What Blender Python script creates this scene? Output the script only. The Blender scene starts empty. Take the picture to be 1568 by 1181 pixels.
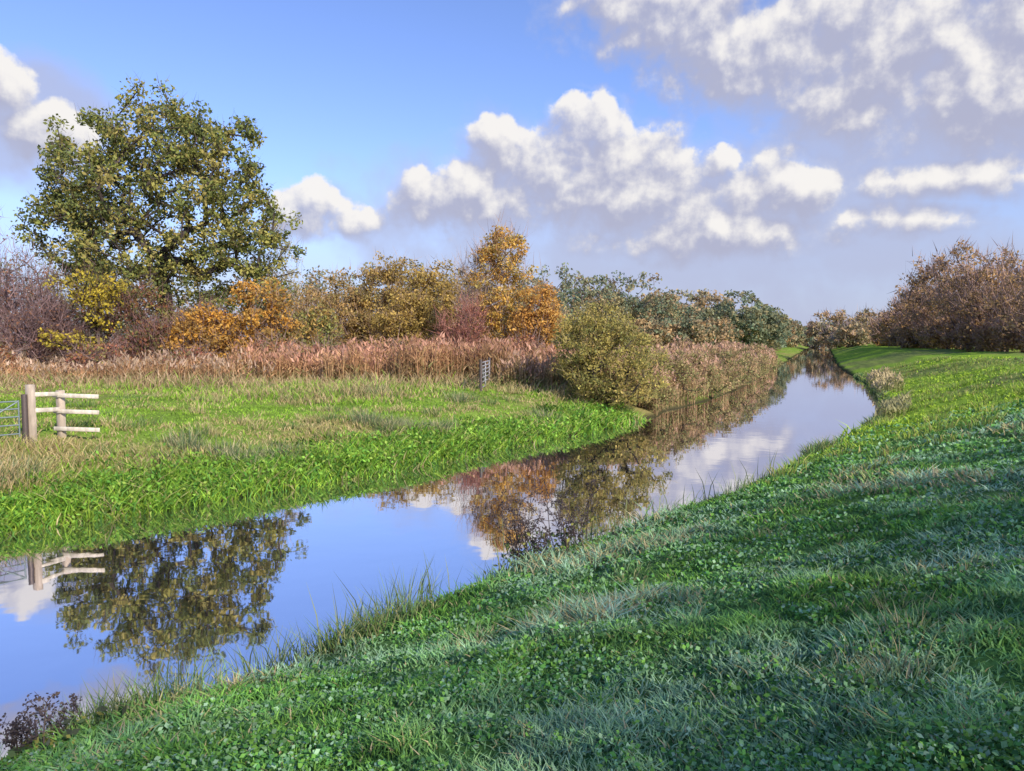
import bpy, math, numpy as np
from mathutils import Vector
sc=bpy.context.scene
EYE=3.45
# ------------------------------------------------------------------ helpers
_tab=np.random.default_rng(5).random((256,256))
def vnoise(x,y,s,seed=0):
    x=np.asarray(x,float)/s+seed*17.3; y=np.asarray(y,float)/s+seed*9.1
    xi=np.floor(x).astype(int); yi=np.floor(y).astype(int); fx=x-xi; fy=y-yi
    fx=fx*fx*(3-2*fx); fy=fy*fy*(3-2*fy)
    a=_tab[xi%256,yi%256]; b=_tab[(xi+1)%256,yi%256]; c=_tab[xi%256,(yi+1)%256]; d=_tab[(xi+1)%256,(yi+1)%256]
    return (a*(1-fx)+b*fx)*(1-fy)+(c*(1-fx)+d*fx)*fy
def sstep(a,b,x):
    t=np.clip((x-a)/(b-a),0,1); return t*t*(3-2*t)
RY=[-300,-30,6,9.3,13,19,30,39,56,98,195,600,5000]
RX=[-264,-34,-3.55,-.95,2.1,7,14.6,19.8,26.9,43,84,255.7,2118]
LY=[-300,-30,6,12.6,16,20,31,49,60,98,195,600,5000]
LX=[-300,-50,-15.8,-9.4,-5.7,-2.4,5.3,14.6,19.4,35.5,76,246,2105]
def xr(y): return (np.interp(y-1.5,RY,RX)+np.interp(y,RY,RX)+np.interp(y+1.5,RY,RX))/3+(vnoise(y,0*y,2.5,3)-.5)*.5+(vnoise(y,0*y,.7,13)-.5)*.22
def xl(y): return (np.interp(y-1.5,LY,LX)+np.interp(y,LY,LX)+np.interp(y+1.5,LY,LX))/3+(vnoise(y,0*y,3.1,4)-.5)*.6+(vnoise(y,0*y,.9,14)-.5)*.6
def cosr(y): return np.interp(y,[0,10,20,40,60],[.76,.77,.82,.89,.92])
def dright(x,y): return (x-xr(y))*cosr(y)
def dleft(x,y): return (xl(y)-x)*cosr(y)
def height(x,y):
    x=np.asarray(x,float); y=np.asarray(y,float)
    dr=dright(x,y); dl=dleft(x,y)
    zr=np.interp(dr,[-2,0,.35,3,6.2,9,14,22,60,3000],[-.9,-.03,.22,.93,1.78,1.95,2.1,1.95,1.7,1.7])
    zl=np.interp(dl,[-2,0,.4,1.5,3.5,6,20,60,3000],[-.9,-.03,.2,.5,.93,1.15,1.3,1.35,1.6])
    z=np.where(dr>-1.5,np.where(dl>dr,zl,zr),np.where(dl>-1.5,zl,-.9))
    land=sstep(.2,1.5,np.maximum(dr,dl))
    n=(vnoise(x,y,.28,1)-.5)*.08+(vnoise(x,y,.7,9)-.5)*.11+(vnoise(x,y,1.5,2)-.5)*.14+(vnoise(x,y,6,7)-.5)*.3
    return z+n*land
def build(name,parts,mats,smooth=False):
    V=[];C=[];loops=[];sizes=[];mi=[];off=0
    for (v,f,c,m) in parts:
        V.append(v);C.append(c);f=np.asarray(f)+off;off+=len(v)
        loops.append(f.ravel());sizes.append(np.full(len(f),f.shape[1]));mi.append(np.full(len(f),m))
    V=np.concatenate(V).astype(np.float32);C=np.concatenate(C).astype(np.float32)
    loops=np.concatenate(loops).astype(np.int32);sizes=np.concatenate(sizes).astype(np.int32);mi=np.concatenate(mi).astype(np.int32)
    me=bpy.data.meshes.new(name);me.vertices.add(len(V));me.vertices.foreach_set('co',V.ravel())
    me.loops.add(len(loops));me.loops.foreach_set('vertex_index',loops)
    me.polygons.add(len(sizes));st=np.concatenate([[0],np.cumsum(sizes)[:-1]]).astype(np.int32)
    me.polygons.foreach_set('loop_start',st);me.polygons.foreach_set('loop_total',sizes);me.polygons.foreach_set('material_index',mi)
    if smooth: me.polygons.foreach_set('use_smooth',np.ones(len(sizes),bool))
    a=me.color_attributes.new('Col','FLOAT_COLOR','POINT')
    a.data.foreach_set('color',np.concatenate([np.clip(C,0,.9),np.ones((len(C),1),np.float32)],1).ravel())
    me.update(calc_edges=True)
    for m in mats: me.materials.append(m)
    ob=bpy.data.objects.new(name,me);sc.collection.objects.link(ob);return ob
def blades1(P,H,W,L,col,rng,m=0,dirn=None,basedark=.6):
    n=len(P);th=rng.random(n)*2*np.pi;u=np.stack([np.cos(th),np.sin(th),0*th],1)
    ph=rng.random(n)*2*np.pi
    if dirn is not None: ph=dirn+rng.normal(0,.7,n)
    l=np.stack([np.cos(ph),np.sin(ph),0*ph],1)*L[:,None];W=W[:,None]/2
    up=np.array([0,0,1.])*H[:,None]
    v=np.stack([P-u*W,P+u*W,P+up*.58+l*.35-u*W*.8,P+up*.58+l*.35+u*W*.8,P+up+l],1).reshape(-1,3)
    b=np.arange(n)*5
    F=np.concatenate([np.stack([b,b+1,b+3],1),np.stack([b,b+3,b+2],1),np.stack([b+2,b+3,b+4],1)])
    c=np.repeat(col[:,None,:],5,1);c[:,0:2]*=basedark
    return [(v,F,c.reshape(-1,3),m)]
def leaves(P,size,col,rng,m=1,asp=.6,flat=0.):
    n=len(P);a=rng.normal(size=(n,3));a[:,2]*=(1-flat);a/=np.linalg.norm(a,axis=1)[:,None]
    b=rng.normal(size=(n,3));b[:,2]*=(1-flat);b=b-(a*b).sum(1)[:,None]*a;b/=np.linalg.norm(b,axis=1)[:,None]
    s=size[:,None]/2
    v=np.stack([P-a*s,P+b*s*asp,P+a*s,P-b*s*asp],1).reshape(-1,3);k=np.arange(n)*4
    return (v,np.stack([k,k+1,k+2,k+3],1),np.repeat(col,4,0),m)
def tubes(A,B,ra,rb,col,m=0,sides=5):
    d=B-A;d=d/(np.linalg.norm(d,axis=1)[:,None]+1e-9)
    ref=np.where(np.abs(d[:,2:3])>.9,np.array([[1.,0,0]]),np.array([[0,0,1.]]))
    u=np.cross(d,ref);u/=np.linalg.norm(u,axis=1)[:,None];w=np.cross(d,u)
    vs=[]
    for (O,rr) in ((A,ra),(B,rb)):
        for k in range(sides):
            t=2*math.pi*k/sides;r=u*math.cos(t)+w*math.sin(t);vs.append(O+r*rr[:,None])
    v=np.stack(vs,1).reshape(-1,3);b=np.arange(len(A))*2*sides;F=[]
    for k in range(sides):
        k2=(k+1)%sides;F.append(np.stack([b+k,b+k2,b+sides+k2,b+sides+k],1))
    c=np.tile(np.asarray(col,float),(len(v),1)) if np.ndim(col)==1 else np.repeat(col,2*sides,0)
    return (v,np.concatenate(F),c,m)
def boxb(p0,p1,w,h,col,m=0):
    p0=np.array(p0,float);p1=np.array(p1,float);d=p1-p0;d/=np.linalg.norm(d)
    ref=np.array([0,0,1.]) if abs(d[2])<.9 else np.array([0.9,-.43,0])
    u=np.cross(d,ref);u/=np.linalg.norm(u);x=np.cross(u,d)
    v=[]
    for p in (p0,p1):
        for a,b in((-1,-1),(1,-1),(1,1),(-1,1)): v.append(p+u*a*w/2+x*b*h/2)
    F=[[0,3,2,1],[4,5,6,7],[0,1,5,4],[1,2,6,5],[2,3,7,6],[3,0,4,7]]
    return (np.array(v),np.array(F),np.tile(np.array(col,float),(8,1)),m)
# ------------------------------------------------------------------ materials
def newmat(name):
    m=bpy.data.materials.new(name);m.use_nodes=True;nt=m.node_tree;nt.nodes.clear();return m,nt,nt.nodes,nt.links
def foliage(name,trans=.3):
    m,nt,N,L=newmat(name)
    o=N.new('ShaderNodeOutputMaterial');a=N.new('ShaderNodeAttribute');a.attribute_name='Col'
    p=N.new('ShaderNodeBsdfDiffuse');L.new(a.outputs['Color'],p.inputs['Color']);out=p.outputs[0]
    if trans>0:
        t=N.new('ShaderNodeBsdfTranslucent');L.new(a.outputs['Color'],t.inputs['Color'])
        mx=N.new('ShaderNodeMixShader');mx.inputs[0].default_value=trans
        L.new(out,mx.inputs[1]);L.new(t.outputs[0],mx.inputs[2]);out=mx.outputs[0]
    L.new(out,o.inputs['Surface']);return m
M_leaf=foliage('leaf',.35);M_grass=foliage('grass_blade',.25);M_reed=foliage('reed',.2);M_twig=foliage('twig',0)
def barkmat():
    m,nt,N,L=newmat('bark');o=N.new('ShaderNodeOutputMaterial');a=N.new('ShaderNodeAttribute');a.attribute_name='Col'
    no=N.new('ShaderNodeTexNoise');no.inputs['Scale'].default_value=9;no.inputs['Detail'].default_value=2
    g=N.new('ShaderNodeNewGeometry');mp=N.new('ShaderNodeMapping');mp.inputs['Scale'].default_value=(1,1,.25)
    L.new(g.outputs['Position'],mp.inputs['Vector']);L.new(mp.outputs[0],no.inputs['Vector'])
    mr=N.new('ShaderNodeMapRange');mr.inputs['To Min'].default_value=.4;mr.inputs['To Max'].default_value=1.6;L.new(no.outputs['Fac'],mr.inputs['Value'])
    mu=N.new('ShaderNodeVectorMath');mu.operation='SCALE';L.new(a.outputs['Color'],mu.inputs[0]);L.new(mr.outputs['Result'],mu.inputs['Scale'])
    p=N.new('ShaderNodeBsdfDiffuse');L.new(mu.outputs[0],p.inputs['Color'])
    L.new(p.outputs[0],o.inputs['Surface']);return m
M_bark=barkmat()
def groundmat():
    m,nt,N,L=newmat('ground_turf');o=N.new('ShaderNodeOutputMaterial');a=N.new('ShaderNodeAttribute');a.attribute_name='Col'
    g=N.new('ShaderNodeNewGeometry');n1=N.new('ShaderNodeTexNoise');n1.inputs['Scale'].default_value=14;n1.inputs['Detail'].default_value=3;n1.inputs['Roughness'].default_value=.75
    L.new(g.outputs['Position'],n1.inputs['Vector'])
    mr=N.new('ShaderNodeMapRange');mr.inputs['From Min'].default_value=.3;mr.inputs['From Max'].default_value=.7;mr.inputs['To Min'].default_value=.5;mr.inputs['To Max'].default_value=1.4;L.new(n1.outputs['Fac'],mr.inputs['Value'])
    mu=N.new('ShaderNodeVectorMath');mu.operation='SCALE';L.new(a.outputs['Color'],mu.inputs[0]);L.new(mr.outputs['Result'],mu.inputs['Scale'])
    p=N.new('ShaderNodeBsdfDiffuse');L.new(mu.outputs[0],p.inputs['Color'])
    L.new(p.outputs[0],o.inputs['Surface']);return m
M_ground=groundmat()
def watermat():
    m,nt,N,L=newmat('river_water');o=N.new('ShaderNodeOutputMaterial')
    g=N.new('ShaderNodeNewGeometry');n=N.new('ShaderNodeTexNoise');n.inputs['Scale'].default_value=1.3;n.inputs['Detail'].default_value=2
    L.new(g.outputs['Position'],n.inputs['Vector'])
    b=N.new('ShaderNodeBump');b.inputs['Strength'].default_value=.07;b.inputs['Distance'].default_value=.03;L.new(n.outputs['Fac'],b.inputs['Height'])
    gl=N.new('ShaderNodeBsdfGlossy');gl.inputs['Roughness'].default_value=.02;gl.inputs['Color'].default_value=(.94,.92,.97,1);L.new(b.outputs[0],gl.inputs['Normal'])
    d=N.new('ShaderNodeBsdfDiffuse');d.inputs['Color'].default_value=(.05,.05,.045,1)
    f=N.new('ShaderNodeFresnel');f.inputs['IOR'].default_value=1.33;L.new(b.outputs[0],f.inputs['Normal'])
    mr=N.new('ShaderNodeMapRange');mr.inputs['To Min'].default_value=.76;mr.inputs['To Max'].default_value=1;L.new(f.outputs[0],mr.inputs['Value'])
    mx=N.new('ShaderNodeMixShader');L.new(mr.outputs['Result'],mx.inputs[0]);L.new(d.outputs[0],mx.inputs[1]);L.new(gl.outputs[0],mx.inputs[2]);L.new(mx.outputs[0],o.inputs['Surface']);return m
M_water=watermat()
def metalmat():
    m,nt,N,L=newmat('galvanised_metal');o=N.new('ShaderNodeOutputMaterial');a=N.new('ShaderNodeAttribute');a.attribute_name='Col'
    p=N.new('ShaderNodeBsdfPrincipled');p.inputs['Metallic'].default_value=.4;L.new(a.outputs['Color'],p.inputs['Base Color'])
    n=N.new('ShaderNodeTexNoise');n.inputs['Scale'].default_value=20;mr=N.new('ShaderNodeMapRange');mr.inputs['To Min'].default_value=.35;mr.inputs['To Max'].default_value=.7
    L.new(n.outputs['Fac'],mr.inputs['Value']);L.new(mr.outputs['Result'],p.inputs['Roughness']);L.new(p.outputs[0],o.inputs['Surface']);return m
M_metal=metalmat()
# ------------------------------------------------------------------ ground
tt=np.concatenate([-np.geomspace(3200,12,60),np.arange(-11.8,16,.16),np.geomspace(16,3200,60)])
yy=np.concatenate([-np.geomspace(300,3,25),np.arange(-2.5,26,.16),np.geomspace(26,4500,170)])
T,Y=np.meshgrid(tt,yy);X=(xl(Y)+xr(Y))/2+T
Z=height(X,Y)
n1=vnoise(X,Y,3.5,11);n2=vnoise(X,Y,1.1,12)
dr=dright(X,Y);dl=dleft(X,Y)
def mixc(a,b,t): return np.asarray(a)*(1-t[...,None])+np.asarray(b)*t[...,None]
cr=mixc((.05,.13,.035),(.11,.2,.06),n1)
cr=mixc(cr,(.3,.45,.05),sstep(18,21,Y)*(.5+.5*n2))  # sunlit stretch beyond the shade boundary, painted brighter into the turf colour
cr=mixc(cr,(.2,.22,.08),sstep(17,22,Y)*sstep(.55,.75,vnoise(X,Y,4.,15))*.8)
cl=mixc((.2,.3,.05),(.32,.27,.11),sstep(.45,.75,n1*.6+n2*.4))
cl=mixc(cl,(.28,.19,.10),sstep(14,24,dl))
C=np.where((dl>dr)[...,None],cl,cr)
C=mixc(C,(.06,.055,.03),1-sstep(.1,.5,np.maximum(dr,dl)))
nr,nc=X.shape;idx=np.arange(nr*nc).reshape(nr,nc)
F=np.stack([idx[:-1,:-1],idx[:-1,1:],idx[1:,1:],idx[1:,:-1]],-1).reshape(-1,4)
build('ground',[(np.stack([X,Y,Z],-1).reshape(-1,3),F,C.reshape(-1,3),0)],[M_ground],True)
ys=np.concatenate([np.linspace(-300,0,12),np.linspace(1,80,60),np.geomspace(85,4500,40)])
a=np.stack([np.interp(ys,LY,LX)-1.5,ys,0*ys],1);b=np.stack([np.interp(ys,RY,RX)+1.3,ys,0*ys],1)
V=np.concatenate([a,b]);n=len(ys);F=np.array([[i,n+i,n+i+1,i+1] for i in range(n-1)])
build('river_water',[(V,F,np.ones((len(V),3)),0)],[M_water])
# ------------------------------------------------------------------ trees
def crown_pts(lobes,n,rng,pw=3.2):
    lobes=np.array(lobes,float);w=lobes[:,3]*lobes[:,4]*lobes[:,5];w=w**.8;w/=w.sum()
    k=rng.choice(len(lobes),n,p=w);d=rng.normal(size=(n,3));d/=np.linalg.norm(d,axis=1)[:,None]
    r=rng.random(n)**(1/pw);return lobes[k,:3]+d*r[:,None]*lobes[k,3:]
def skeleton(base,top,pts,rng,step=1.2,trunk_n=6):
    base=np.array(base,float);top=np.array(top,float)
    nodes=np.zeros((len(pts)*14+50,3));par=np.full(len(nodes),-1);cnt=0
    for i in range(trunk_n):
        t=i/(trunk_n-1);nodes[cnt]=base+(top-base)*t+(rng.normal(0,.12,3)*np.array([1,1,0]) if i else 0);par[cnt]=cnt-1;cnt+=1
    order=np.argsort(np.linalg.norm(pts-top,axis=1));tips=[]
    for i in order:
        p=pts[i];dv=nodes[2:cnt]-p;d=np.linalg.norm(dv,axis=1)+np.maximum(dv[:,2],0)*1.0
        j=int(np.argmin(d))+2;s=nodes[j].copy();L=np.linalg.norm(p-s);k=min(10,max(1,int(L/step)))
        prev=j
        for q in range(1,k+1):
            t=q/k;x=s+(p-s)*t
            if q<k: x=x+rng.normal(0,.1*step,3);x[2]+=.12*L*math.sin(math.pi*t)*.6
            nodes[cnt]=x;par[cnt]=prev;prev=cnt;cnt+=1
        tips.append(prev)
    nodes=nodes[:cnt];par=par[:cnt];c=np.zeros(cnt);c[tips]=1
    for i in range(cnt-1,0,-1): c[par[i]]+=c[i]
    return nodes,par,c
def clumps(pts,nl,R,size,pal,rng,m=1,cvar=.25,lvar=.3,flat=.75):
    n=len(pts);k=rng.poisson(nl,n);I=np.repeat(np.arange(n),k);t=len(I)
    d=rng.normal(size=(t,3));d/=np.linalg.norm(d,axis=1)[:,None];rr=R*rng.uniform(.7,1.3,n)
    P=pts[I]+d*(rng.random(t)**.5*rr[I])[:,None]*np.array([1,1,flat])
    pal=np.array(pal,float);pc=pal[rng.integers(0,len(pal),n)]*(1+rng.uniform(-cvar,cvar,(n,1)))
    c=pc[I]*(1+rng.uniform(-lvar,lvar,(t,1)));mixk=rng.random((t,1))<.25;c=np.where(mixk,pal[rng.integers(0,len(pal),t)],c)
    return leaves(P,size*rng.uniform(.6,1.4,t),c,rng,m)
def twigs(pts,n,L,W,col,rng,centre,m=2,up=.5):
    I=np.repeat(np.arange(len(pts)),n);t=len(I);o=pts-np.array(centre);o/=np.linalg.norm(o,axis=1)[:,None]+1e-6
    d=o[I]*.7+rng.normal(0,.55,(t,3))+np.array([0,0,up]);d/=np.linalg.norm(d,axis=1)[:,None]
    A=pts[I]+rng.normal(0,.25,(t,3))*L;Le=L*rng.uniform(.5,1.3,t);B=A+d*Le[:,None]
    u=rng.normal(size=(t,3));u=np.cross(d,u);u/=np.linalg.norm(u,axis=1)[:,None]
    v=np.stack([A-u*W/2,A+u*W/2,B],1).reshape(-1,3);k=np.arange(t)*3
    c=np.array(col)*(1+rng.uniform(-.35,.35,(t,1)))
    return (v,np.stack([k,k+1,k+2],1),np.repeat(c,3,0),m)
TM=[M_bark,M_leaf,M_twig]
def tree_parts(base,top,lobes,ncl,nl,R,size,pal,rng,bark=(.06,.05,.04),r0=.02,pw=3.2,tw=0,twL=1.2,twW=.03,twcol=(.12,.08,.07),step=1.2,rmax=.6,cvar=.25,rexp=.47):
    parts=[];pts=crown_pts(lobes,ncl,rng,pw)
    g=base[2]+.3;pts[:,2]=np.maximum(pts[:,2],g+rng.random(len(pts))*.5)
    N_,P_,c_=skeleton(base,top,pts,rng,step)
    r=np.minimum(r0*np.maximum(c_,1)**rexp,rmax);i=np.arange(1,len(N_));r[0]*=1.35
    parts.append(tubes(N_[P_[i]],N_[i],np.minimum(r[P_[i]],r[i]*1.5),r[i],bark,0,5))
    if nl>0: parts.append(clumps(pts,nl,R,size,pal,rng,1,cvar))
    if tw>0: parts.append(twigs(pts,tw,twL,twW,twcol,rng,(base[0],base[1],base[2]+1)))
    return parts
def tree(name,base,*a,**k):
    return build(name,tree_parts(base,*a,**k),TM)
R=np.random.default_rng
def gz(x,y): return float(height(np.array([x]),np.array([y]))[0])
bx,by=-25.4,54;b=gz(bx,by)
tree('oak_tree',(bx,by,b),(bx+.3,by,b+6.),[(bx+.2,by,12.6,8.4,7.,7.2),(bx-3.8,by,15.2,4.6,4,4.2),(bx+3.4,by,15.8,4.6,4,4.),(bx-.3,by,17.3,4.6,4,4),(bx+6,by,10.,4.,3.5,4.8),(bx-6,by,11.,3.6,3.5,4.6),(bx+1,by,6.8,7.8,5,3.6)],
     700,68,.86,.27,[(.28,.30,.08),(.38,.35,.10),(.22,.25,.08),(.48,.40,.13),(.16,.19,.07)],R(1),bark=(.08,.065,.06),r0=.026,pw=3.6,tw=4,twL=1.1,twW=.035,rmax=.5,twcol=(.14,.10,.09))
purp=(.25,.165,.16)
for (x,y,h,sd) in [(-34.5,47,11.5,2),(-29.8,46,7.6,3),(-40,50,13,4),(-37,44,8,5)]:
    b=gz(x,y)
    tree('bare_alder_tree',(x,y,b),(x+.2,y,b+h*.35),[(x,y,b+h*.55,h*.24,h*.24,h*.44),(x+.8,y,b+h*.35,h*.3,h*.25,h*.3)],200,9,.6,.16,[(.38,.19,.11),(.3,.17,.12)],R(sd),bark=(.13,.09,.09),r0=.018,tw=15,twL=1.2,twW=.035,twcol=purp,rmax=.2)
x,y=-26,45.5;b=gz(x,y)
tree('yellow_hazel_bush',(x,y,b),(x,y,b+2.5),[(x+.2,y,6.7,2.1,1.5,1.1),(x-.9,y-.5,3.4,1.7,1.2,.8),(x+.8,y,5.2,1,1,1)],75,28,.6,.2,[(.6,.48,.07),(.48,.4,.07),(.66,.5,.07)],R(7),r0=.02,tw=6)
def thicket(name,blobs,ncl,nl,Rr,size,pal,seed,tw=6,twcol=(.28,.19,.16),twL=1.,twW=.03,bark=(.12,.09,.075)):
    parts=[];rng=R(seed)
    for (x,y,w,zt) in blobs:
        b=gz(x,y);h=zt-b
        parts+=tree_parts((x,y,b),(x,y,b+h*.25),[(x,y,b+h*.5,w,w*.8,h*.48),(x-w*.4,y,b+h*.35,w*.7,w*.6,h*.35),(x+w*.3,y,b+h*.68,w*.55,w*.5,h*.33)],ncl,nl,Rr,size,pal,rng,bark=bark,r0=.012,tw=tw,twL=twL,twW=twW,twcol=twcol,rmax=.14,pw=3.5)
    return build(name,parts,TM)
thicket('blackthorn_thicket',[(-29,49,2.6,6.5),(-24.5,48,2.8,7),(-21,49.5,2.5,6),(-32.5,44,2.2,4.5),(-22.5,46,1.8,4.5)],120,20,.6,.2,[(.32,.18,.08),(.34,.15,.08),(.2,.18,.07)],21,tw=9,twcol=(.23,.13,.12))
oran=[(.66,.36,.08),(.56,.34,.09),(.72,.39,.08),(.44,.29,.1)]
thicket('orange_hawthorn_bush',[(-19,46,2.2,5.6),(-16,46.5,2.6,7.4)],150,40,.55,.19,oran,22,tw=4)
thicket('orange_hawthorn_bush',[(-13.2,47.5,2.4,5.8)],130,38,.55,.19,[(.4,.34,.11),(.32,.34,.11),(.56,.36,.11)],23,tw=4)
x,y=-18.5,58;b=gz(x,y)
tree('young_poplar_tree',(x,y,b),(x,y,b+7),[(x,y,b+7.5,1.9,1.7,4.2),(x+.3,y,b+4,2.2,2,3)],150,20,.5,.19,[(.44,.37,.17),(.37,.35,.14)],R(31),r0=.016,tw=8,twcol=(.42,.35,.28),rmax=.2)
tw_=(.4,.28,.18)
thicket('sallow_scrub',[(-14.5,59,2.8,8.6),(-11.4,60,2.9,9.6),(-17.5,62,2.5,8)],180,38,.65,.2,[(.47,.33,.13),(.4,.32,.12),(.54,.35,.14)],24,tw=6,twcol=tw_)
thicket('sallow_scrub',[(-9.5,60,3.5,10.5),(-6.3,60,2.9,9.6),(-7.8,56,2.6,7),(-3.5,64,2.6,9.5)],220,42,.7,.21,[(.49,.34,.10),(.42,.32,.10),(.56,.39,.12)],25,tw=5,twcol=tw_)
x,y=-.6,50;b=gz(x,y)
tree('birch_tree',(x,y,b),(x,y,b+7.8),[(x,y,b+5.8,2.2,2,3.8),(x,y,b+8.,1.5,1.3,1.9),(x+.3,y,b+3.5,2.5,1.9,2.5)],260,44,.5,.18,[(.66,.42,.1),(.58,.43,.13),(.7,.4,.1),(.48,.38,.13)],R(33),bark=(.5,.46,.42),r0=.012,tw=4,twcol=(.42,.26,.17),rmax=.16)
x,y=-2.2,51;b=gz(x,y)
tree('bare_birch_tree',(x,y,b),(x,y,b+6),[(x,y,b+5.5,1.6,1.4,3)],90,4,.5,.16,[(.55,.4,.17)],R(34),bark=(.42,.35,.3),r0=.012,tw=14,twcol=(.45,.34,.28),rmax=.12)
thicket('orange_hawthorn_bush',[(1.6,48,1.7,7.)],170,42,.5,.18,[(.68,.37,.1),(.62,.38,.11)],26,tw=3)
thicket('red_dogwood_bush',[(-3.1,46,1.5,6.)],130,14,.5,.16,[(.4,.17,.11),(.36,.18,.12)],27,tw=12,twcol=(.34,.16,.13))
thicket('guelder_rose_bush',[(-10.5,40,1.3,3.2),(-6.8,41,1.2,3.3),(-14,43,1.5,3.6),(.5,41,1.2,3.6),(-23,41,1.5,3.3),(-28,40,1.3,3.2),(-18,41,1.6,3.),(-31,41,1.5,3.4)],55,28,.4,.15,[(.5,.25,.12),(.36,.3,.12),(.44,.18,.12)],28,tw=6)
def dome(name,x,y,w,zb,zt,seed,pal,ncl=300,nl=60,sz=.11):
    h=zt-zb;return build(name,tree_parts((x,y,gz(x,y)),(x,y,gz(x,y)+.8),[(x-.4,y,zb+h*.55,w*.8,w*.75,h*.45),(x+.6,y-.4,zb+h*.4,w*.8,w*.7,h*.4),(x-.9,y,zb+h*.68,w*.5,w*.5,h*.32)],ncl,nl,.38,sz,pal,R(seed),r0=.01,tw=6,twL=.6,twW=.016,twcol=(.36,.28,.14),rmax=.1,pw=5,step=.6),TM)
dome('willow_bush',4.2,32,2.5,.35,4.95,35,[(.46,.38,.11),(.4,.36,.11),(.54,.42,.14),(.3,.3,.1)])
for k,(x,y,w,zt) in enumerate([(9.2,38.5,1.3,2.9),(12,43,1.4,2.7),(15,49.5,1.6,3.),(18.5,57.5,1.6,2.9),(6.7,34.3,.9,2.1),(24,70,1.8,3.1)]):
    dome('sallow_bush',x-.6,y,w,.1,zt,60+k,[(.36,.32,.13),(.3,.3,.12),(.44,.3,.16)],80,32,.13)
def distant(name,specs,seed,pal,tw=0,twcol=(.32,.25,.24),nl=26,ncl=70,bark=(.18,.15,.15),smul=1.,twLm=.35):
    parts=[];rng=R(seed)
    for (x,y,w,zt) in specs:
        b=gz(x,y);h=zt-b;s=max(.25,y/1132*1.568*3.0)*smul
        parts+=tree_parts((x,y,b),(x,y,b+h*.4),[(x,y,b+h*.55,w,w,h*.42),(x-w*.4,y,b+h*.4,w*.7,w*.7,h*.36),(x+w*.4,y,b+h*.35,w*.75,w*.7,h*.33)],ncl,nl,w*.2+.2,s,pal,rng,bark=bark,r0=.03,tw=tw,twL=w*twLm,twW=s*.22,twcol=twcol,rmax=.4,pw=4,step=2.5,cvar=.3)
    return build(name,parts,TM)
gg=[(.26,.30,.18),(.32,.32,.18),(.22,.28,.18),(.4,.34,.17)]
bb=[(.48,.34,.19),(.4,.33,.19),(.56,.38,.19),(.35,.32,.19)]  # gg, bb: distance haze mixed into the leaf colours
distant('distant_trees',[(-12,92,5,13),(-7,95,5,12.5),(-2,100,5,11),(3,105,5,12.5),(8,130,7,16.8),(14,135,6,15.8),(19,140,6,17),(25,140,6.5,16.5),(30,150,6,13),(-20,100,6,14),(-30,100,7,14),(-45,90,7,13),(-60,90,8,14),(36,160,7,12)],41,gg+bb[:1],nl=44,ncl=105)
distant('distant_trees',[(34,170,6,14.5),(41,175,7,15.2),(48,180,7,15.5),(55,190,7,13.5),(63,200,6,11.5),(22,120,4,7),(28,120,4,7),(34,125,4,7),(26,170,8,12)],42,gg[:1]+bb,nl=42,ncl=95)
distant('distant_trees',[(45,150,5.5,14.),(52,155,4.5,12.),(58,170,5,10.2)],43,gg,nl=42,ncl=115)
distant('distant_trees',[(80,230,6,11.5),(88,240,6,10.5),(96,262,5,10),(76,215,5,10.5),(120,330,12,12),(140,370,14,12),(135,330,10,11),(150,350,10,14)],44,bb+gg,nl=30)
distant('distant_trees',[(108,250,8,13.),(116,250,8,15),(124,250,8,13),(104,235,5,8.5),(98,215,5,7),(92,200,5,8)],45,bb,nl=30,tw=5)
sp=[];rr=R(99)
for k in range(46):
    az=math.radians(-44+88*k/45);d=rr.uniform(380,520)
    if abs(math.tan(az)-.424)<.012: continue
    sp.append((math.tan(az)*d,d,rr.uniform(11,16),rr.uniform(9,15)))
distant('distant_woodland',sp,46,[(.33,.34,.38),(.37,.35,.36),(.31,.34,.35)],nl=26,ncl=50)  # bluish grey palette: aerial haze painted into the foliage
sp=[(66,128,4,7.5),(62,118,4,9),(58,108,4,9.5),(54,98,4.3,10.6),(50,89,4.3,12.0),(47,81,4.2,13.2),(46,76,3.5,13.6),(44,70,4,12.),(42,63,3.8,11.2),(43,66,3.2,12.0),(40,57,3.6,10.8),(38.5,52,3.4,10.2),(37.5,46,3.4,9.9),(60,106,3.,8),(49,84,3,7),(52,93,3.2,8)]
sp=[(x*1.42,y*1.42,w*1.3,3.45+(z-3.45)*1.4) for x,y,w,z in sp]
for i,q in enumerate(list(sp)): sp.append((q[0]-2.6+(i%3)*.7,q[1]-1.5,2.8,3.45+(q[3]-3.45)*.25))
distant('bare_hedgerow',sp,47,[(.5,.31,.14),(.42,.29,.14),(.56,.35,.14),(.34,.23,.14)],tw=12,twcol=(.38,.25,.2),nl=24,ncl=100,bark=(.18,.14,.12))
sp=[(21.5,1.,3.8,10),(18,-.5,3.8,10.5),(14.5,-3.5,3.8,10.8),(11.5,-7,3.8,11),(8,-10,3.8,11.2),(4.5,-13.5,3.8,11.5),(1,-17,4,12),(17,-6,3.8,11.5),(13,-12,3.8,11.5)]  # unseen trees behind the camera, added to shade the near bank
distant('offframe_shade_trees',sp,48,gg,nl=8,ncl=130,tw=30,smul=.75,twLm=.42,twcol=(.2,.16,.14))
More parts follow.
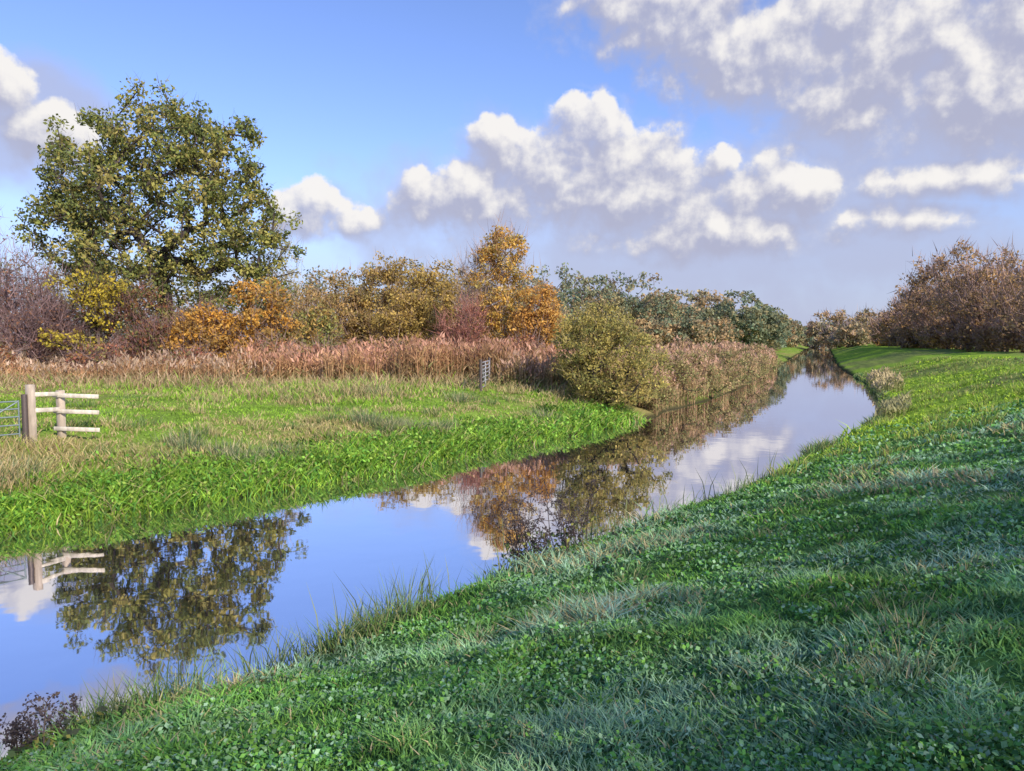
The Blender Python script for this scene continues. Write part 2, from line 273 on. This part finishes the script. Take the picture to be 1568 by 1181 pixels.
# ------------------------------------------------------------------ grasses
def pick(pal,n,rng,v=.25):
    pal=np.array(pal,float);return pal[rng.integers(0,len(pal),n)]*(1+rng.uniform(-v,v,(n,1)))
def place(x,y): return np.stack([x,y,height(x,y)-.01],1)
rng=R(101);n=460000
r=np.exp(rng.uniform(math.log(1.9),math.log(75),n));th=np.radians(rng.uniform(-60,60,n))
x=r*np.sin(th);y=r*np.cos(th);ok=(dright(x,y)>.05);x,y,r=x[ok],y[ok],r[ok];n=len(x)
nn=vnoise(x,y,.3,21);nb=vnoise(x,y,1.7,22);nc_=vnoise(x,y,.9,23);nf=vnoise(x,y,.16,24)
keep=rng.random(n)<(.15+.85*nn+.35*nf);x,y,r,nn,nb,nc_,nf=[q[keep] for q in(x,y,r,nn,nb,nc_,nf)];n=len(x)
dd=dright(x,y)
H=(.018+.05*nn*nf*1.7+.03*rng.random(n)**2)*(1+1.3*sstep(.7,.9,nb))*(1+1.2*(1-sstep(0,1.,dd)))*(1+.01*r);W=.0042+.0018*r
cA=pick([(.17,.38,.07),(.22,.44,.08),(.14,.32,.09)],n,rng);cB=pick([(.33,.53,.33),(.41,.58,.42),(.28,.47,.27)],n,rng);cD=pick([(.46,.42,.2),(.56,.47,.28)],n,rng)
fb=sstep(.32,.7,nc_*.5+nb*.3+.26*sstep(3,8,dd));c=cA*(1-fb[:,None])+cB*fb[:,None]
c*=(.5+1.*vnoise(x,y,.5,25)*.6+1.*nn*.4)[:,None]
isd=(rng.random(n)<.06+.35*sstep(.72,.86,nb))[:,None];c=np.where(isd,cD,c)
sun_mix=sstep(17.5,21,y)[:,None];c_sunlit=pick([(.38,.56,.06),(.46,.62,.07),(.36,.5,.08)],n,rng);c=c*(1-sun_mix)+c_sunlit*sun_mix  # blades past the shade edge coloured brighter to read as sunlit
isf=((rng.random(n)<.75*sstep(.55,.72,vnoise(x,y,4.,15)))&(y>18))[:,None];c=np.where(isf,pick([(.42,.4,.17),(.18,.3,.08)],n,rng),c)
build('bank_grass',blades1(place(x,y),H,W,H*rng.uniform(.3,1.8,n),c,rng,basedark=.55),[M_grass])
n=260000;r=np.exp(rng.uniform(math.log(1.9),math.log(30),n));th=np.radians(rng.uniform(-60,60,n));x=r*np.sin(th);y=r*np.cos(th)
q=vnoise(x,y,.6,31)*.6+vnoise(x,y,.2,32)*.4;q2=vnoise(x,y,.35,33)
ok=(dright(x,y)>.2)&(rng.random(n)<sstep(.3,.6,q));x,y,r,q2=x[ok],y[ok],r[ok],q2[ok];n=len(x)
P=place(x,y);P[:,2]+=rng.uniform(.01,.08,n)
build('clover_weeds',[leaves(P,(.014+.0045*r)*rng.uniform(.5,1.3,n),pick([(.13,.34,.08),(.25,.46,.2),(.09,.23,.07),(.34,.52,.32),(.2,.42,.08)],n,rng)*(.6+.75*q2)[:,None],rng,0,.7,.35)],[M_grass])
def tuft(P0,nb_,Hh,Rr,W,pal,rng,lean=.5):
    I=np.repeat(np.arange(len(P0)),nb_);t=len(I);off=rng.normal(0,1,(t,2))*Rr
    x=P0[I,0]+off[:,0];y=P0[I,1]+off[:,1];h=Hh[I]*rng.uniform(.5,1.15,t)
    ph=np.arctan2(off[:,1],off[:,0]);return blades1(place(x,y),h,np.full(t,1.)*W,h*rng.uniform(.15,1,t)*lean*1.4,pick(pal,t,rng),rng,dirn=ph)
parts=[]
P0=np.array([[2.0,3.8],[2.25,4.1],[1.65,3.65],[3.4,5.5],[1.9,9.5],[3.2,9],[1.3,8.2],[5.2,7.5],[.6,6.1],[2.6,4.9],[1.9,3.5]]);Hs=np.array([.14,.16,.12,.14,.15,.14,.12,.14,.11,.12,.12])
parts+=tuft(P0,110,Hs,.12,.006,[(.36,.4,.18),(.54,.44,.26),(.3,.44,.19),(.22,.3,.15)],rng,.9)
mx_=rng.uniform(-2,9,260);my_=rng.uniform(2.6,18,260);ok=dright(mx_,my_)>.6;P0=np.stack([mx_[ok],my_[ok]],1)
parts+=tuft(P0,26,rng.uniform(.05,.14,len(P0)),.06,.007,[(.27,.52,.09),(.14,.28,.08),(.36,.5,.2)],rng,.9)
yy_=rng.uniform(14,70,190);q=rng.uniform(.2,9,190);P0=np.stack([xr(yy_)+q,yy_],1)
parts+=tuft(P0,60,rng.uniform(.12,.36,190),.22,.024,[(.36,.5,.09),(.48,.44,.16),(.2,.32,.09)],rng,.7)
build('grass_tussocks',parts,[M_grass])
parts=[];n=16000;y=np.exp(rng.uniform(math.log(3.5),math.log(70),n));x=xr(y)+np.abs(rng.normal(0,.28,n))+.02
e=vnoise(y,0*y,.8,41);h=(.08+.34*sstep(.5,.95,e))*rng.uniform(.4,1.2,n)
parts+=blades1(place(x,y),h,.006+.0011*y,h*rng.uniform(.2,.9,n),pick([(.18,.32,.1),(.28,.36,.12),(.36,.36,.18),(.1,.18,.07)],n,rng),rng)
for (ya,k,hh) in [(7.7,140,.42),(7.2,110,.5),(6.6,120,.5),(8.5,120,.5),(8.8,90,.62),(6.1,100,.4),(10.3,80,.38),(12.2,80,.45),(14,70,.45),(16,90,.5),(17.2,70,.35)]:
    p=np.array([[float(xr(np.array([ya]))[0])+.08,ya]]);parts+=tuft(p,k,np.array([hh]),.18,.011,[(.25,.38,.15),(.34,.4,.18),(.1,.15,.09)],rng,.6)
# a few tall single stems standing out of the margin
yt=np.concatenate([rng.uniform(6.3,9.2,60),rng.uniform(9.2,18,50)]);n=len(yt);x=xr(yt)+rng.uniform(.0,.3,n);h=rng.uniform(.45,.85,n)
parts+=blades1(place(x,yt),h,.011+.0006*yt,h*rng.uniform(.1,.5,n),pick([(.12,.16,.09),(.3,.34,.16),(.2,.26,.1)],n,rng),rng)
build('riverside_sedge',parts,[M_grass])
def umbel(name,cx,cy,n,hh,sp_,seed):
    rng=R(seed);A=[];B=[];ra=[];rb=[];pts=[]
    for i in range(n):
        x=cx+rng.normal(0,sp_);y=cy+rng.normal(0,sp_*.6)
        if dright(np.array([x]),np.array([y]))[0]<.05: x=float(xr(np.array([y]))[0])+.1
        z=gz(x,y);h=hh*rng.uniform(.6,1.1);l=rng.normal(0,.12,2);prev=np.array([x,y,z]);K=5
        for k in range(1,K+1):
            t=k/K;p=np.array([x+l[0]*t*t*h*2,y+l[1]*t*t*h*2,z+h*t]);A.append(prev);B.append(p);ra.append(.008*(1.1-t*.5));rb.append(.008*(1.1-(t+.2)*.5))
            if k>=2:
                for s in range(2):
                    d=rng.normal(0,1,3);d[2]=abs(d[2])*.6+.3;d/=np.linalg.norm(d);e=p+d*h*.2*rng.uniform(.5,1.1)
                    A.append(p);B.append(e);ra.append(.004);rb.append(.003)
                    for u in range(5):
                        g=e+rng.normal(0,.025,3);A.append(e);B.append(g);ra.append(.002);rb.append(.0015);pts.append(g)
            prev=p
        pts.append(prev)
    pts=np.array(pts);I=np.repeat(np.arange(len(pts)),2)
    lf=leaves(pts[I]+rng.normal(0,.012,(len(I),3)),np.full(len(I),.03),pick([(.10,.08,.09),(.14,.11,.1)],len(I),rng),rng,1,.8)
    m=300;x=cx+rng.normal(0,sp_*1.1,m);y=cy+rng.normal(0,sp_*.7,m);x=np.maximum(x,xr(y)+.05);P=place(x,y);P[:,2]+=rng.random(m)**1.5*hh*.5
    lf2=leaves(P,rng.uniform(.04,.1,m),pick([(.13,.19,.08),(.1,.12,.08),(.32,.32,.09)],m,rng),rng,1,.6)
    build(name,[tubes(np.array(A),np.array(B),np.array(ra),np.array(rb),(.11,.085,.08),0,4),lf,lf2],[M_bark,M_leaf])
umbel('cow_parsley_plant',.15,10.6,13,1.0,.28,51)
umbel('cow_parsley_plant',.95,11.4,9,.95,.25,52)
umbel('cow_parsley_plant',-3.8,5.75,9,.4,.22,53)
umbel('nettle_plant',0.5,10.9,10,.5,.4,54)
# left bank lush margin: clumped sedge with ragged edge
rng=R(111);K=1700
cy_=np.exp(rng.uniform(math.log(7),math.log(31.5),K));cd2=np.abs(rng.normal(0,1.1,K));cd2=np.where(cd2>2.9,rng.random(K)*2.9,cd2);ch=(.10+.30*rng.random(K)**1.3)*(1.1-.2*cd2/2.9)
I=rng.integers(0,K,52000);n=len(I);sp0=.09+.005*cy_[I]
y=cy_[I]+rng.normal(0,1,n)*sp0;ox=rng.normal(0,1,n)*sp0;x=xl(y)-cd2[I]/cosr(y)+ox+.05
h=ch[I]*rng.uniform(.4,1.2,n);ctint=rng.uniform(.42,1.2,(K,1))
c=pick([(.24,.48,.06),(.32,.56,.07),(.4,.58,.08),(.16,.36,.08)],n,rng)*ctint[I];dryk=rng.random(K)<.09+.4*sstep(1.6,2.8,cd2);dd_=((rng.random(n)<.05)|(dryk[I]&(rng.random(n)<.6)))[:,None];c=np.where(dd_,pick([(.56,.48,.24),(.44,.42,.17)],n,rng),c)
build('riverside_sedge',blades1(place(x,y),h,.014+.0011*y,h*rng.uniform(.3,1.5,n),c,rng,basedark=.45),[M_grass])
I=rng.integers(0,K,16000);n=len(I);y=cy_[I]+rng.normal(0,1,n)*.25;x=xl(y)-cd2[I]*.8/cosr(y)+rng.normal(0,.25,n)-.1
P=place(x,y);P[:,2]+=ch[I]*rng.uniform(.3,1.,n)
build('water_dock_leaves',[leaves(P,.05+.0035*y,pick([(.24,.48,.07),(.32,.55,.09),(.14,.34,.06),(.36,.5,.1)],n,rng)*ctint[I],rng,0,.55,.2)],[M_grass])
n=170000;y=np.exp(rng.uniform(math.log(7),math.log(46),n));d=1.4+rng.random(n)**1.15*30;x=xl(y)-d/cosr(y)
e=vnoise(x,y,2.6,62)*.5+vnoise(x,y,.5,63)*.5;tall=sstep(27,36,y+(vnoise(x,y,5,64)-.5)*8)
mid=sstep(.48,.58,vnoise(x,y*1.8,3.2,65)*.5+vnoise(x,y,.7,66)*.5)*(1-.5*sstep(3,8,d)*(1-tall))
near_dry=np.exp(-((x+11.2)**2+(y-14.6)**2)/4.)
dry=np.clip(mid+tall+near_dry*1.4+.8*np.exp(-((d-3)/.7)**2)*e,0,1)
h=(.03+.14*e**1.5+.16*mid*e+.75*tall*rng.random(n)+.4*near_dry)*rng.uniform(.5,1.2,n)
cg=pick([(.3,.5,.06),(.36,.55,.07),(.24,.4,.06)],n,rng)*(.65+.65*vnoise(x,y,.9,69))[:,None];cd=pick([(.6,.47,.23),(.5,.41,.18),(.64,.5,.27),(.4,.4,.14)],n,rng);ct=pick([(.54,.38,.22),(.46,.34,.18),(.6,.43,.27),(.34,.32,.14)],n,rng)
cd=cd*(1-tall[:,None])+ct*tall[:,None];c=np.where((rng.random(n)<dry*.9)[:,None],cd,cg)
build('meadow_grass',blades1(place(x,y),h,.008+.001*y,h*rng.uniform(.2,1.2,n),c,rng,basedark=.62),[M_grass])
parts=[]
P0=[(-6.4,17.6),(-7.1,17.9),(-5.7,18.2),(-3.7,22.5),(-3.1,23),(-4.5,22.6),(-2.3,23.6),(-10.9,14.2),(-11.8,14.6),(-10.9,13.9),(-10.,14.7),(-8,18),(1.2,27.5),(-5.5,30),(-2,29)]
parts+=tuft(np.array(P0),240,rng.uniform(.34,.54,len(P0)),.28,.017,[(.3,.36,.16),(.2,.26,.12),(.58,.5,.29),(.14,.2,.11)],rng,.6)
ty=np.exp(rng.uniform(math.log(10),math.log(34),320));td=1.5+rng.random(320)**1.3*22;P0=np.stack([xl(ty)-td/cosr(ty),ty],1)
parts+=tuft(P0[:160],55,rng.uniform(.12,.34,160),.17,.02,[(.2,.28,.1),(.28,.34,.12),(.14,.22,.08)],rng,.8)
parts+=tuft(P0[160:],55,rng.uniform(.14,.36,160),.17,.02,[(.6,.49,.26),(.5,.42,.2),(.42,.42,.16)],rng,.8)
P0=np.array([(-11.5,14.3),(-10.8,14.3),(-12.2,14.8),(-10.3,14.4),(-11.2,13.6)]);parts+=tuft(P0,260,rng.uniform(.4,.6,5),.3,.013,[(.66,.5,.28),(.58,.44,.23),(.7,.55,.33)],rng,.6)
build('grass_tussocks',parts,[M_grass])
def reeds(name,x,y,hmin,hmax,seed,pal,low,plume):
    rng=R(seed);n=len(x);P=place(x,y);e=vnoise(x,y,2.2,81)*.5+vnoise(x,y,.8,82)*.5
    h=(hmin+(hmax-hmin)*np.clip(e*1.5-.25,0,1.1))*rng.uniform(.72,1.08,n);w=.010+.0007*y
    tint=(.68+.5*vnoise(x,y,1.3,83))[:,None]
    parts=blades1(P,h,w,h*rng.uniform(.03,.3,n),pick(pal,n,rng)*tint,rng)
    for k in range(4):
        f=rng.uniform(.08,.8,n);Q=P.copy();Q[:,2]+=h*f;l=h*rng.uniform(.12,.28,n)
        c=np.where((f<.45)[:,None],pick(low,n,rng),pick(pal,n,rng))*tint;parts+=blades1(Q,l*.7,w*1.6,l*1.0,c,rng,basedark=1)
    f=rng.random(n)<.6;Q=P[f].copy();Q[:,2]+=h[f]*.88;m=f.sum()
    parts+=blades1(Q,rng.uniform(.14,.32,m),w[f]*2.6,rng.uniform(.08,.25,m),pick(plume,m,rng)*tint[f],rng,basedark=1)
    build(name,parts,[M_reed])
rng=R(121);pal=[(.57,.32,.17),(.5,.29,.15),(.62,.36,.2),(.52,.35,.17)];low=[(.44,.32,.16),(.36,.33,.13),(.5,.33,.18)];pl=[(.58,.31,.21),(.62,.36,.25),(.5,.26,.17)]
n=12000;x=rng.uniform(-15,4.5,n);y=rng.uniform(33.5,46,n)
ok=(dleft(x,y)>1.5)&(y>34+2.5*vnoise(x,y,2,71)+3.5*sstep(-6,-14,x))&~((x>-1.8)&(x<1.4)&(y<36.2))&(rng.random(n)<.35+.8*vnoise(x,y,1.2,84));x,y=x[ok],y[ok]
reeds('reed_bed',x,y,1.1,2.6,122,pal,low,pl)
n=5500;x=rng.uniform(-33,-12,n);y=rng.uniform(37,44,n);ok=rng.random(n)<.15+.95*vnoise(x,y,2,72)**1.5;reeds('reed_bed',x[ok],y[ok],.7,1.8,123,pal,low,[(.58,.41,.29),(.54,.39,.26)])
n=14500;y=32+rng.random(n)**1.4*63;d=.1+rng.random(n)*6.5;x=xl(y)-d/cosr(y);ok=~(((x-4.2)**2+(y-32)**2)<6)&~((y<34)&(d>2.5));x,y,d=x[ok],y[ok],d[ok]
reeds('reed_bed',x,y,.8,2.5,125,[(.52,.35,.19),(.56,.36,.21),(.43,.33,.16)],[(.38,.36,.14),(.3,.32,.12)],[(.58,.35,.24),(.62,.4,.29)])
n=700;y=rng.uniform(44,58,n);x=xr(y)+rng.random(n)*1.5;reeds('reed_clump',x,y,.3,1.,126,[(.5,.44,.19),(.44,.42,.17)],[(.34,.42,.14)],[(.54,.43,.24)])
n=450;y=rng.uniform(29,34,n);x=xr(y)+.2+rng.random(n)*1.2;reeds('reed_clump',x,y,.25,.75,127,[(.42,.46,.16),(.48,.42,.2)],[(.3,.44,.1)],[(.48,.44,.22)])
# ------------------------------------------------------------------ fence + gates
def fence():
    y0=17.;X0=-11.1;X1=-10.84;y1=17.7
    g0=gz(X0,y0);pc=(.5,.41,.32)
    parts=[boxb((X0,y0,g0-.3),(X0,y0,2.42),.15,.15,pc),boxb((X1,y1,g0-.3),(X1,y1,2.24),.14,.15,pc)]
    wd=(.66,.59,.48)
    for z in (2.16,1.79): parts.append(boxb((X0+.078,y0+.02,z+.03),(X1+.02,y1-.073,z),.04,.10,wd))
    for z in (2.13,1.75,1.33): parts.append(boxb((X1-.12,y1-.098,z),(X1+1.0,y1-.15,z-.03),.04,.10,wd))
    ob=build('rail_fence',parts,[M_bark]);bm=ob.modifiers.new('b','BEVEL');bm.width=.008
fence()
def gate(name,p0,p1,h,z0,bars,rad,col,uprights=3):
    p0=np.array(p0,float);p1=np.array(p1,float);A=[];B=[]
    for k in range(bars):
        z=z0+h*(k/(bars-1))**.85;A.append([*p0,z]);B.append([*p1,z])
    for k in range(uprights):
        t=k/(uprights-1);q=p0+(p1-p0)*t;A.append([*q,z0-.02]);B.append([*q,z0+h+.02])
    A.append([*p0,z0+h]);B.append([*(p0+(p1-p0)*.5),z0])
    A=np.array(A);B=np.array(B);r=np.full(len(A),rad)
    g=gz(*p0);A2=np.array([[*p0,g-.3],[*p1,g-.3]]);u=(p1-p0)/np.linalg.norm(p1-p0)*.12
    A2[0,:2]-=u;A2[1,:2]+=u;B2=A2.copy();B2[:,2]=z0+h+.15
    build(name,[tubes(A,B,r,r,col,0,8),tubes(A2,B2,np.full(2,.07),np.full(2,.065),(.13,.1,.09),0,8)],[M_metal])
gate('metal_field_gate',(-11.25,16.8),(-13.4,14.4),1.0,1.05,6,.018,(.22,.27,.27),4)
gate('metal_field_gate',(-1.35,32.4),(-1.1,35.6),1.1,gz(-1.4,32.5)+.15,7,.03,(.5,.5,.52),3)
# ------------------------------------------------------------------ light, sky
EL=30;AZ=145
su=Vector((math.sin(math.radians(AZ))*math.cos(math.radians(EL)),math.cos(math.radians(AZ))*math.cos(math.radians(EL)),math.sin(math.radians(EL))))
ld=bpy.data.lights.new('sun','SUN');ld.energy=4.9;ld.angle=math.radians(.5);ld.color=(1,.91,.75)
lo=bpy.data.objects.new('sun',ld);sc.collection.objects.link(lo);lo.rotation_euler=(-su).to_track_quat('-Z','Y').to_euler();lo.location=(30,-30,40)
w=bpy.data.worlds.new('World');sc.world=w;w.use_nodes=True;nt=w.node_tree;N=nt.nodes;L=nt.links;N.clear()
try: w.cycles.sampling_method='NONE'
except Exception as ex: print(ex)
def math_(t,op,a,b=None,clamp=False):
    n=t.nodes.new('ShaderNodeMath');n.operation=op;n.use_clamp=clamp
    for i,v in enumerate((a,b)):
        if v is None: continue
        if isinstance(v,(int,float)): n.inputs[i].default_value=v
        else: t.links.new(v,n.inputs[i])
    return n.outputs[0]
def blobmax(t,vec,blobs):
    cur=None
    for (a,e,rx,ry) in blobs:
        s=t.nodes.new('ShaderNodeVectorMath');s.operation='MULTIPLY_ADD';t.links.new(vec,s.inputs[0]);s.inputs[1].default_value=(1/rx,1/ry,0);s.inputs[2].default_value=(-a/rx,-e/ry,0)
        l=t.nodes.new('ShaderNodeVectorMath');l.operation='DOT_PRODUCT';t.links.new(s.outputs[0],l.inputs[0]);t.links.new(s.outputs[0],l.inputs[1])
        k=min(1.,(ry/2.5)**.5)*.75
        n=t.nodes.new('ShaderNodeMath');n.operation='MULTIPLY_ADD';t.links.new(l.outputs['Value'],n.inputs[0]);n.inputs[1].default_value=-k;n.inputs[2].default_value=k;v=n.outputs[0]
        cur=v if cur is None else math_(t,'MAXIMUM',cur,v)
    return cur
CUM=[(5.85,16.,3.2,2.2),(-1.2,14.8,3.2,1.7),(3.8,12.2,7.5,4.2),(-4.5,10.6,4.4,3.),(9.4,11.,6.5,4.2),
(18.8,10.6,5.2,2.9),(15.6,12.6,2,1.4),(21.5,10.,2.2,2.2),(15,8.,10,2.1),(-11.9,9.1,2.,1.5),(-15.4,9.7,3,2.3),(-33.7,15.4,1.8,2),(-31.9,13.,3,2.2),
(11.5,23,8,3.4),(17.9,19.8,8,3.6),(25.7,19.2,9,5.4),(33,17.4,8.5,6.8),(31,10.5,6,1.4),(27,8.2,4.5,1.1),
(-31,25,7,2.8),(-52,15,8,4),(55,16,11,5)]
G=bpy.data.node_groups.new('cloud_density','ShaderNodeTree')
G.interface.new_socket('P',in_out='INPUT',socket_type='NodeSocketVector');G.interface.new_socket('D',in_out='OUTPUT',socket_type='NodeSocketFloat')
gi=G.nodes.new('NodeGroupInput');go=G.nodes.new('NodeGroupOutput');p=gi.outputs[0]
bm_=blobmax(G,p,CUM)
def nz(t,vec,sc_,det,ro=.55):
    n=t.nodes.new('ShaderNodeTexNoise');n.noise_dimensions='2D';n.inputs['Scale'].default_value=sc_;n.inputs['Detail'].default_value=det;n.inputs['Roughness'].default_value=ro;t.links.new(vec,n.inputs['Vector']);return n.outputs['Fac']
f1=nz(G,p,.3,5,.57)
vo=G.nodes.new('ShaderNodeTexVoronoi');vo.voronoi_dimensions='2D';vo.feature='F1';vo.inputs['Scale'].default_value=.5
vo.inputs['Detail'].default_value=1.;vo.inputs['Roughness'].default_value=.5;G.links.new(p,vo.inputs['Vector'])
x1=math_(G,'MULTIPLY',math_(G,'SUBTRACT',f1,.5),1.7);x2=math_(G,'MULTIPLY',math_(G,'SUBTRACT',.42,vo.outputs['Distance']),.3)
G.links.new(math_(G,'ADD',math_(G,'ADD',bm_,x1),x2),go.inputs[0])
tc=N.new('ShaderNodeTexCoord');sx=N.new('ShaderNodeSeparateXYZ');L.new(tc.outputs['Generated'],sx.inputs[0])
az=math_(nt,'MULTIPLY',math_(nt,'ARCTAN2',sx.outputs[0],sx.outputs[1]),57.2958);el=math_(nt,'MULTIPLY',math_(nt,'ARCSINE',sx.outputs[2]),57.2958)
cb=N.new('ShaderNodeCombineXYZ');L.new(az,cb.inputs[0]);L.new(el,cb.inputs[1])
g1=N.new('ShaderNodeGroup');g1.node_tree=G;L.new(cb.outputs[0],g1.inputs[0])
of=N.new('ShaderNodeVectorMath');of.operation='ADD';L.new(cb.outputs[0],of.inputs[0]);of.inputs[1].default_value=(.55,1.15,0)
g2=N.new('ShaderNodeGroup');g2.node_tree=G;L.new(of.outputs[0],g2.inputs[0])
def mrange(t,v,a,b,c,d,sm=True):
    n=t.nodes.new('ShaderNodeMapRange');n.interpolation_type='SMOOTHSTEP' if sm else 'LINEAR'
    for i,q in zip(('From Min','From Max','To Min','To Max'),(a,b,c,d)): n.inputs[i].default_value=q
    t.links.new(v,n.inputs['Value']);return n.outputs['Result']
diff=math_(nt,'SUBTRACT',g1.outputs[0],g2.outputs[0]);lit=mrange(nt,diff,-.3,.65,0,1)
soft=mrange(nt,g1.outputs[0],-.55,.5,0,.92);crisp=mrange(nt,g1.outputs[0],-.12,.18,0,.97)
mxa=N.new('ShaderNodeMix');L.new(lit,mxa.inputs[0]);L.new(soft,mxa.inputs[2]);L.new(crisp,mxa.inputs[3]);alpha=mxa.outputs[0]
vm=blobmax(nt,cb.outputs[0],[(5.8,9,22,8),(18,6,24,5.),(29,15,17,10),(-32,13,6,5)])
va=mrange(nt,math_(nt,'ADD',vm,math_(nt,'MULTIPLY',math_(nt,'SUBTRACT',nz(nt,cb.outputs[0],.16,4,.55),.5),1.3)),-.1,.7,0,.8)
hz=mrange(nt,el,-1,13,.92,0)
def mixrgb(t,f,a,b):
    n=t.nodes.new('ShaderNodeMix');n.data_type='RGBA';t.links.new(f,n.inputs[0])
    for s,v in((6,a),(7,b)):
        if isinstance(v,tuple): n.inputs[s].default_value=(*v,1)
        else: t.links.new(v,n.inputs[s])
    return n.outputs[2]
sky=N.new('ShaderNodeTexSky');sky.sky_type='NISHITA';sky.sun_disc=False;sky.sun_elevation=math.radians(EL);sky.sun_rotation=math.radians(AZ);sky.dust_density=.6;sky.ozone_density=1.5
tn=N.new('ShaderNodeVectorMath');tn.operation='MULTIPLY';L.new(sky.outputs[0],tn.inputs[0]);tn.inputs[1].default_value=(1.02,1.08,1.5)
s0=mixrgb(nt,hz,tn.outputs[0],(3.1,3.4,4.7))
s1=mixrgb(nt,va,s0,(3.2,3.45,4.7))
cc=mixrgb(nt,lit,(3.,3.1,4.1),(6.3,6.1,5.9))
s2=mixrgb(nt,alpha,s1,cc)
bg=N.new('ShaderNodeBackground');bg.inputs['Strength'].default_value=.15;L.new(s2,bg.inputs['Color']);ow=N.new('ShaderNodeOutputWorld');L.new(bg.outputs[0],ow.inputs['Surface'])
# ------------------------------------------------------------------ camera
cd_=bpy.data.cameras.new('camera');cd_.sensor_width=36;cd_.lens=26;cd_.clip_start=.05;cd_.clip_end=8000
co=bpy.data.objects.new('camera',cd_);sc.collection.objects.link(co);co.location=(0,0,EYE);co.rotation_euler=(math.radians(90-3.54),0,0);sc.camera=co
sc.view_settings.view_transform='Standard';sc.view_settings.look='None';sc.view_settings.exposure=0
